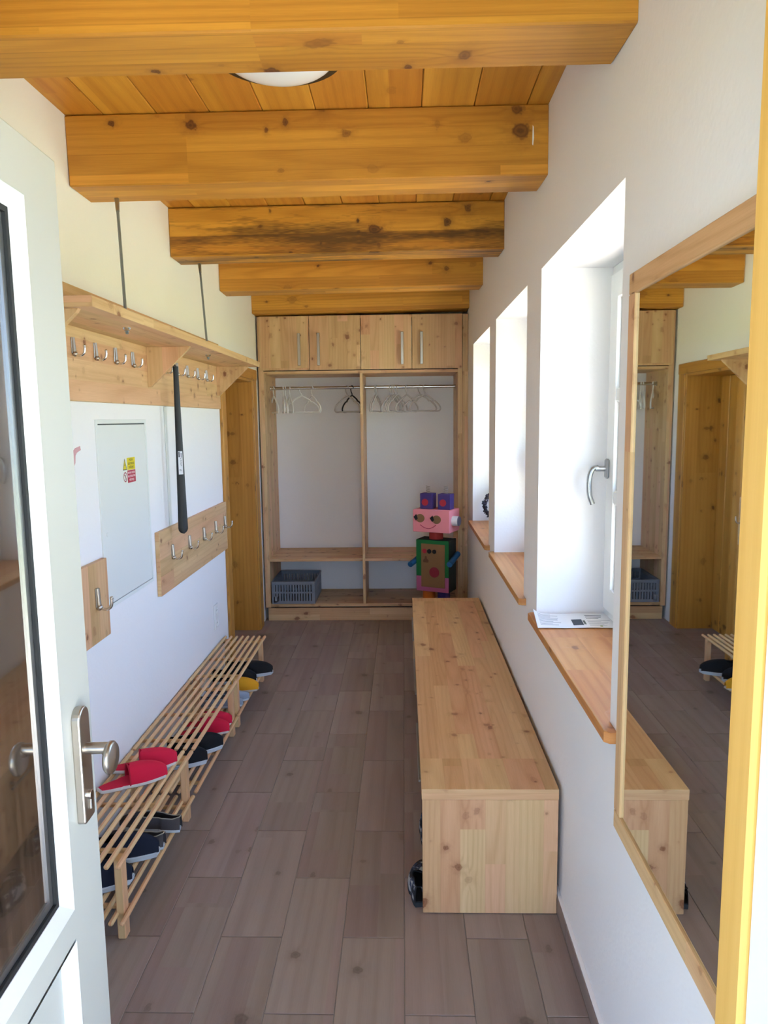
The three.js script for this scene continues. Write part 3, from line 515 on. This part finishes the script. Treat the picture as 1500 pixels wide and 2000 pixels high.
// electrical panel in the wall
{
  const p = thing('electrical_panel', 'white flush electrical cabinet door in the wall between the hook boards', 'electrical panel', [XL, 1.25, -2.9]);
  const x = XL + 0.0005;
  part('panel_frame', (() => { const g = poly(rect(2.645, 3.165, 0.895, 1.612), 0.004, 0.001, [rect(2.66, 3.15, 0.91, 1.597)]); g.rotateY(Math.PI / 2); g.translate(x, 0, 0); return g; })(), M.paintedSteel, p);
  part('gap_seal', cb(x, x + 0.001, 0.911, 1.5965, -2.6605, -3.1495, 0.0002), flat(0x4a4c48, 0.8), p);
  const d = part('panel_door', cb(x + 0.001, x + 0.0035, 0.9125, 1.592, -2.662, -3.148, 0.001), M.paintedSteel, p);
  part('catch', rod([x + 0.0032, 1.18, -2.69], [x + 0.006, 1.18, -2.69], 0.009, 0.008, 16), M.paintedSteel, d);
  const cv = document.createElement('canvas'); cv.width = 512; cv.height = 384; const c = cv.getContext('2d');
  c.fillStyle = '#eef0e6'; c.fillRect(0, 0, 512, 384); c.fillStyle = '#e4cf12'; c.fillRect(180, 4, 328, 184); c.fillStyle = '#b81f3c'; c.fillRect(180, 194, 328, 186);
  c.fillStyle = '#e4cf12'; c.strokeStyle = '#18160c'; c.lineWidth = 12; c.lineJoin = 'round'; c.beginPath(); c.moveTo(90, 16); c.lineTo(164, 176); c.lineTo(16, 176); c.closePath(); c.fill(); c.stroke();
  c.fillStyle = '#18160c'; c.beginPath(); c.moveTo(98, 62); c.lineTo(72, 116); c.lineTo(92, 112); c.lineTo(80, 158); c.lineTo(112, 98); c.lineTo(92, 104); c.closePath(); c.fill();
  c.strokeStyle = '#a81c38'; c.lineWidth = 16; c.beginPath(); c.arc(90, 286, 66, 0, Math.PI * 2); c.stroke(); c.strokeStyle = '#38202a'; c.lineWidth = 9; c.beginPath(); c.moveTo(70, 250); c.lineTo(112, 300); c.lineTo(76, 330); c.moveTo(112, 250); c.lineTo(96, 280); c.stroke(); c.strokeStyle = '#a81c38'; c.lineWidth = 13; c.beginPath(); c.moveTo(44, 240); c.lineTo(136, 332); c.stroke();
  c.textAlign = 'center'; c.fillStyle = '#1c1a08'; c.font = 'bold 44px sans-serif'; ['POZOR', 'ELEKTRICKÉ', 'ZAŘÍZENÍ'].forEach((s, i) => c.fillText(s, 344, 54 + i * 56, 300));
  c.fillStyle = '#fbe6ea'; c.font = 'bold 42px sans-serif'; ['NEHAS VODOU', 'ANI PĚNOVÝMI', 'PŘÍSTROJI'].forEach((s, i) => c.fillText(s, 344, 246 + i * 54, 306));
  const t = new THREE.CanvasTexture(cv); t.colorSpace = THREE.SRGBColorSpace;
  const g = new THREE.PlaneGeometry(0.138, 0.104), bk = cb(-0.069, 0.069, -0.052, 0.052, -0.0006, -0.0001, 0.0001);
  g.rotateY(Math.PI / 2); g.translate(x + 0.0039, 1.407, -2.945); bk.rotateY(Math.PI / 2); bk.translate(x + 0.0039, 1.407, -2.945);
  const s = part('warning_sign', bk, M.white, d, { label: 'yellow and red electrical warning sticker' });
  part('sign_print', g, std({ map: t, roughness: 0.45 }), d);
}
solo('cable_channel', cb(XL + 0.0005, XL + 0.006, 1.107, 1.673, -3.425, -3.455, 0.002), M.paintedSteel, 'slim white cable channel on the wall behind the shoe horn', 'cable channel');
{
  const o = thing('wall_socket', 'white double wall socket low on the wall above the shoe rack', 'socket', [XL, 0.45, -4.18]);
  part('socket_plate', cb(XL + 0.0005, XL + 0.009, 0.375, 0.525, -4.145, -4.222, 0.003), M.white, o);
  for (const y of [0.412, 0.488]) { const g = new THREE.TorusGeometry(0.021, 0.003, 8, 24); g.rotateY(Math.PI / 2); g.translate(XL + 0.0095, y, -4.1835); const r = part('socket_ring', g, M.white, o); part('socket_holes', join(rod([XL + 0.009, y, -4.174], [XL + 0.0098, y, -4.174], 0.0028), rod([XL + 0.009, y, -4.193], [XL + 0.0098, y, -4.193], 0.0028)), M.gasket, r); }
}
{
  const g = poly([[0.004, 0], [0.014, 0.01], [0.018, 0.034], [0.03, 0.044], [0.062, 0.052], [0.058, 0.066], [0.02, 0.06], [0, 0.05]], 0.0008); g.rotateY(Math.PI / 2); g.translate(XL + 0.0003, 1.455, -2.455);
  solo('wall_sticker', g, flat(0xd9a6aa, 0.8), 'small torn pink paper sticker on the white wall next to the glazed door', 'sticker');
}

// ---------------------------------------------------------------- shoe racks
function makeRack(nearLegs = true) {
  const r = new THREE.Group(), L = { local: true };      // base at the wall-side back corner line, x out from the wall, z along it, 0.78 m long
  const len = 0.775, hz = len / 2, slat = [], P = (n, g, gr) => part(n, woody(g, T.rack, gr), M.rack, r, L);
  for (let k = 0; k < 8; k++) P('slat', cb(0.006 + k * 0.0347, 0.006 + k * 0.0347 + 0.0165, 0.268, 0.283, -hz, hz, 0.005), 'z');
  for (let k = 0; k < 8; k++) P('slat', cb(0.006 + k * 0.0347, 0.006 + k * 0.0347 + 0.0165, 0.08, 0.094, -hz + 0.005, hz - 0.005, 0.005), 'z');
  for (const s of [-0.98, 0, 0.85]) for (const y of [0.2545, 0.0665]) P('cross_bar', cb(0.008, 0.256, y, y + 0.0135, s * (hz - 0.035) - 0.008 - Math.sign(s) * 0.026, s * (hz - 0.035) + 0.008 - Math.sign(s) * 0.026, 0.003), 'x');
  for (const s of [-1, 1]) for (const x of [0.015, 0.2215]) { if (s > 0 && !nearLegs) continue; const c = s > 0 ? hz - 0.075 : -hz + 0.035; P('leg', cb(x, x + 0.0265, 0.0005, 0.2675, c - 0.018, c + 0.018, 0.003), 'y'); }
  return r;
}
{
  const proto = makeRack(), spots = [[-2.39, 'pale wooden slatted shoe rack nearest the door, red slippers on top'], [-3.18, 'middle pale wooden slatted shoe rack along the white wall'], [-3.962, 'farthest pale wooden slatted shoe rack, next to the doorway']];
  spots.forEach(([z, label], i) => { const r = i === 1 ? makeRack(false) : i ? proto.clone() : proto; r.name = numbered('shoe_rack'); r.position.set(XL + 0.002, 0, z); r.userData = {}; tag(r, label, 'shoe rack', 'shoe racks in a row'); scene.add(r); });
}

// ---------------------------------------------------------------- shoes
// Local: heel at the origin, toe along +x, sole on y = 0. side: 1 left foot, -1 right.
function makeShoe({ len = 0.25, wid = 0.09, ht = 0.06, sole = 0.014, open = [0.0, 0.42], wall = 0.045, upper, soleM, inner, trim, side = 1, strip }) {
  const o = new THREE.Group(), L = { local: true };
  const half = (t) => wid / 2 * Math.pow(Math.max(0, Math.sin(Math.PI * clamp(t * 0.94 + 0.03))), 0.42) * (0.80 + 0.2 * Math.sin(Math.PI * clamp((t - 0.25) / 0.75)) - 0.06 * Math.exp(-Math.pow((t - 0.38) / 0.15, 2)));
  const mid = (t) => side * 0.012 * Math.sin(Math.PI * t) * (t > 0.3 ? 1 : 0.6);
  const out = []; const N = 30;
  for (let i = 0; i <= N; i++) { const t = i / N; out.push([t * len, mid(t) + half(t)]); }
  for (let i = N - 1; i > 0; i--) { const t = i / N; out.push([t * len, mid(t) - half(t)]); }
  const sg = poly(out, sole - 0.004, 0.002); sg.rotateX(-Math.PI / 2); sg.translate(0, 0.002, 0);
  part('sole', sg, soleM, o, L);
  const ins = poly(out.map(([x, y]) => [(x - len / 2) * 0.955 + len / 2, y * 0.93]), 0.002); ins.rotateX(-Math.PI / 2); ins.translate(0, sole - 0.0005, 0);
  part('insole', ins, inner, o, L);
  // upper: two half shells; open along the foot opening, closed over the toes
  const K = 9, S = 34, edge = [[], []], gs = [];
  const hgt = (t) => { const c = t < 0.5 ? 1 : Math.sqrt(Math.max(0, 1 - Math.pow((t - 0.5) / 0.52, 2.4))); return mix(0.012, ht, c); };
  for (const s of [0, 1]) {
    const pos = [], idx = [], sg = s ? -1 : 1, t0 = open[0];
    for (let i = 0; i <= S; i++) {
      const t = mix(t0, 0.995, i / S), w = half(t) * 0.985, f = clamp((t - open[1]) / 0.03), low = clamp(wall / ht), lift = t < 0.12 ? 0.012 * (1 - t / 0.12) : 0;
      const th = mix(Math.asin(clamp(low, 0, 0.98)), Math.PI / 2, f), H = hgt(t) + lift;
      for (let k = 0; k <= K; k++) { const a = th * k / K, p = [t * len, sole - 0.003 + H * Math.sin(a), -(mid(t) + sg * w * Math.pow(Math.cos(a), 0.75))]; pos.push(...p); if (k === K && f < 1) edge[s].push(p); }
    }
    for (let i = 0; i < S; i++) for (let k = 0; k < K; k++) { const a = i * (K + 1) + k, b = a + K + 1; idx.push(...(s ? [a, b, a + 1, b, b + 1, a + 1] : [a, a + 1, b, b, a + 1, b + 1])); }
    const g = new THREE.BufferGeometry(); g.setAttribute('position', new THREE.Float32BufferAttribute(pos, 3)); g.setIndex(idx); g.computeVertexNormals(); g.setAttribute('uv', new THREE.Float32BufferAttribute(pos.flatMap((v, i) => (i % 3 === 0 ? [pos[i] * 6, pos[i + 2] * 6 + pos[i + 1] * 6] : [])), 2)); gs.push(g);
  }
  const um = upper.clone(); um.side = THREE.DoubleSide;
  part('upper', join(gs), um, o, L);
  if (trim) {
    const e = [...edge[0].slice().reverse(), ...edge[1]].filter((p, i) => i % 2 === 0), top = edge[0].length ? e : [];
    if (top.length > 3) part('trim', tube(top, 0.0022, 60, 6, open[0] < 0.01), trim, o, L);
    else { }
  }
  if (open[0] >= 0.3) { const t = open[0], c = []; for (let k = -9; k <= 9; k++) { const a = k / 9 * Math.PI / 2, b = Math.PI / 2 - Math.abs(a); c.push([t * len, sole - 0.003 + hgt(t) * Math.sin(b), -(mid(t) + Math.sign(k || 1) * half(t) * 0.985 * Math.pow(Math.cos(b), 0.75))]); } part('trim', tube(c, 0.0028, 40, 6), trim ?? um, o, L); }
  if (strip) { const c = out.map(([x, y]) => [(x - len / 2) * 1.0 + len / 2, sole * 0.72, -y]); part('foxing_stripe', tube(c, 0.0022, 90, 6, true), strip, o, L); }
  return o;
}
const fab = (c, r = 0.9) => std({ color: c, roughness: r, bumpMap: T.fabric, bumpScale: 0.0006 });
const S = { red: fab(0xd4103c), redTrim: fab(0xb80c30), pale: flat(0xd9d2cc, 0.8), navy: fab(0x10182c), black: fab(0x0c0d12), grey: fab(0x8a96a8), dgrey: fab(0x4c484c), gTrim: flat(0xa8a294, 0.7), yellow: fab(0xe2a11c), mesh: flat(0xc4ccd4, 0.8), inn: flat(0x1a1614, 0.9), cream: flat(0xc6bcae, 0.9) };
const slipper = (side) => ({ len: 0.247, wid: 0.098, ht: 0.064, sole: 0.012, open: [0.44, 0.44], wall: 0.06, upper: S.red, soleM: S.pale, inner: S.red, trim: S.redTrim, side });
const slipon = (m, side, len = 0.25) => ({ len, wid: 0.092, ht: 0.07, sole: 0.02, open: [0.0, 0.46], wall: 0.055, upper: m, soleM: S.mesh, inner: S.inn, side, trim: m, strip: S.mesh });
const ballet = (m, side, tr, len = 0.23) => ({ len, wid: 0.08, ht: 0.046, sole: 0.012, open: [0.0, 0.62], wall: 0.04, upper: m, soleM: S.mesh, inner: S.dgrey, side, trim: tr });
function shoe(spec, name, toe, y, heading, label, category, tilt = 0, group) {
  const o = makeShoe(spec); o.name = numbered(name); const a = heading * Math.PI / 180;      // heading: 0 = toes straight out from the wall, positive turns them away from the camera
  o.rotation.set(0, a, 0); o.rotation.order = 'YXZ'; if (tilt) o.rotation.z = tilt;
  o.position.set(toe[0] - Math.cos(a) * spec.len, y, toe[1] + Math.sin(a) * spec.len); scene.add(o);
  return tag(o, label, category, group);
}
shoe(slipper(1), 'slipper', [-0.9, -2.565], 0.2845, 33, 'bright red felt slipper on the rack top, nearer the door of the pair', 'slipper');
shoe(slipper(-1), 'slipper', [-0.893, -2.672], 0.2845, 20, 'bright red felt slipper on the rack top, the one behind its pair', 'slipper');
const Y = 0.0955;
shoe(slipon(S.navy, 1, 0.27), 'sneaker', [-0.868, -2.36], Y, 14, 'navy blue canvas slip-on with white sole edge under the nearest rack', 'shoe');
shoe(slipon(S.navy, -1, 0.27), 'sneaker', [-0.905, -2.21], Y, 10, 'navy blue canvas slip-on mostly hidden behind the near rack leg', 'shoe');
shoe(ballet(S.dgrey, 1, S.gTrim), 'ballet_shoe', [-1.09, -2.43], Y, 172, 'dark grey flat shoe with pale edging, next to the navy shoe', 'shoe');
shoe(ballet(S.dgrey, -1, S.gTrim, 0.24), 'ballet_shoe', [-1.075, -2.535], Y, 173, 'dark grey flat shoe with pale edging, by the rack joint', 'shoe');
shoe(slipon(S.black, 1, 0.25), 'slip_on_shoe', [-0.885, -3.055], Y, 22, 'black cloth slip-on under the middle rack, nearer the door', 'shoe');
shoe(slipon(S.black, -1, 0.25), 'slip_on_shoe', [-0.852, -3.205], Y, 20, 'black cloth slip-on under the middle rack, beside the red slippers', 'shoe');
shoe(slipper(1), 'slipper', [-0.862, -3.375], Y, 14, 'bright red felt slipper on the lower tier, beside the black slip-on', 'slipper');
shoe(slipper(-1), 'slipper', [-0.872, -3.47], Y, 12, 'bright red felt slipper on the lower tier, against the rack leg', 'slipper');
shoe(ballet(S.grey, 1, S.dgrey, 0.22), 'ballet_shoe', [-0.868, -3.7], Y, 10, 'light blue-grey flat shoe on the lower tier, nearer the door of the pair', 'shoe');
shoe(ballet(S.grey, -1, S.dgrey, 0.23), 'ballet_shoe', [-0.852, -3.79], Y, 10, 'light blue-grey flat shoe next to the yellow slipper', 'shoe');
shoe({ ...slipper(1), upper: S.yellow, inner: S.cream, trim: S.yellow, soleM: S.cream, len: 0.26 }, 'slipper', [-0.828, -3.925], Y, 6, 'mustard yellow felt slipper, the only yellow one on the rack', 'slipper');
shoe(slipon(S.black, 1, 0.25), 'slip_on_shoe', [-0.865, -4.045], Y, 6, 'black slip-on behind the yellow slipper on the far rack', 'shoe');
shoe(slipon(S.black, -1, 0.27), 'slip_on_shoe', [-0.795, -4.185], Y, 4, 'farthest black slip-on, toe sticking out of the last rack', 'shoe');
// shoes half under the bench front
{
  const c = std({ map: camo, roughness: 0.85 }), sp = { len: 0.2, wid: 0.08, ht: 0.056, sole: 0.018, open: [0.0, 0.46], wall: 0.05, upper: c, soleM: flat(0x26282c, 0.8), inner: S.inn, side: 1, trim: S.black };
  const a = makeShoe(sp); a.name = numbered('slip_on_shoe'); a.position.set(0.038, 0.0005, -2.215); a.rotation.y = Math.PI / 2 - 0.12; scene.add(a); tag(a, 'dark camouflage patterned child shoe on the floor beside the bench', 'shoe');
  const b = makeShoe({ ...sp, side: -1 }); b.name = numbered('slip_on_shoe'); b.position.set(0.075, 0.0005, -2.55); b.rotation.y = Math.PI / 2; scene.add(b); tag(b, 'dark child shoe tucked under the bench front behind the camouflage one', 'shoe');
}

// ---------------------------------------------------------------- small things
// leaflet on the nearest sill
{
  const cv = document.createElement('canvas'); cv.width = 512; cv.height = 256; const x = cv.getContext('2d'); x.fillStyle = '#f4f5f7'; x.fillRect(0, 0, 512, 256); seed(9);
  x.fillStyle = '#7d8494'; for (let k = 0; k < 10; k++) x.fillRect(24, 22 + k * 20, rr(70, 140), 5);
  x.fillStyle = '#3c4450'; x.fillRect(230, 110, 66, 100); x.fillStyle = '#6c7a70'; x.fillRect(300, 130, 14, 70); x.fillStyle = '#555c6a'; for (let k = 0; k < 3; k++) x.fillRect(330, 40 + k * 26, rr(60, 130), 9); x.fillStyle = '#8a90a0'; for (let k = 0; k < 6; k++) x.fillRect(330, 130 + k * 17, rr(60, 150), 4); x.fillStyle = '#7d9a3c'; x.fillRect(392, 218, 16, 16);
  const t = new THREE.CanvasTexture(cv); t.colorSpace = THREE.SRGBColorSpace;
  const g = new THREE.PlaneGeometry(0.29, 0.2, 30, 8), p = g.attributes.position;
  for (let i = 0; i < p.count; i++) { const a = p.getX(i), b = p.getY(i), u = clamp((-a - 0.1) / 0.045); p.setXYZ(i, 0.62 + a + b * 0.08, 0.8655 + 0.018 * u * u * clamp(0.5 + b / 0.2) + 0.0008 * Math.sin(a * 40), -2.595 - b * 0.95); }
  g.computeVertexNormals();
  const m = std({ map: t, roughness: 0.7, side: THREE.DoubleSide });
  solo('leaflet', g, m, 'printed white leaflet lying on the nearest window sill, one corner curled up', 'leaflet');
}
// berry wreath in the farthest window
{
  const w = thing('wreath', 'dark purple berry wreath leaning in the farthest window', 'wreath', [0.673, 0.864, -5.18]), L = { local: true };
  const ring = new THREE.TorusGeometry(0.098, 0.012, 8, 40); ring.translate(0, 0.122, 0);
  part('ring', ring, flat(0x2a1c22, 0.8), w, L);
  seed(77); const be = [], lv = [], lo = [];
  for (let i = 0; i < 190; i++) { const a = rr(0, 6.283), r = 0.098 + rr(-0.016, 0.016), z = rr(-0.016, 0.018); (i % 7 ? be : lo).push(new THREE.IcosahedronGeometry(rr(0.004, 0.0075), 1).translate(r * Math.cos(a), 0.122 + r * Math.sin(a), z)); }
  for (let i = 0; i < 90; i++) { const a = rr(0, 6.283), g = new THREE.ConeGeometry(0.006, 0.026, 5); g.scale(1, 1, 0.35); g.rotateZ(a + rr(-1.2, 1.2)); g.translate(0.098 * Math.cos(a) + rr(-0.013, 0.013), 0.122 + 0.098 * Math.sin(a) + rr(-0.013, 0.013), rr(-0.012, 0.016)); lv.push(g); }
  part('berries', join(be), flat(0x221c30, 0.35), w, { ...L, stuff: true }); part('pale_berries', join(lo), flat(0xb8b4be, 0.3), w, { ...L, stuff: true }); part('leaves', join(lv), flat(0x2c3238, 0.8), w, { ...L, stuff: true });
}
// round ceiling lamp between the first two beams, switched off
{
  const l = thing('ceiling_lamp', 'round white glass ceiling lamp, switched off, between the first two beams', 'lamp', [-0.338, 2.634, -2.14]), L = { local: true };
  const prof = (a) => new THREE.LatheGeometry(a.map((p) => new THREE.Vector2(...p)), 48);
  part('lamp_base', prof([[0, 0], [0.182, 0], [0.187, -0.008], [0.187, -0.032], [0.181, -0.038], [0, -0.038]]), M.darkMetal, l, L);
  const d = []; for (let k = 0; k <= 12; k++) { const a = k / 12 * Math.PI / 2; d.push([0.163 * Math.cos(a), -0.024 - 0.06 * Math.sin(a)]); } d.push([0.0001, -0.084]);
  part('lamp_shade', prof(d.slice(0, 13)), M.opal, l, L);
}

renderer.render(scene, camera);
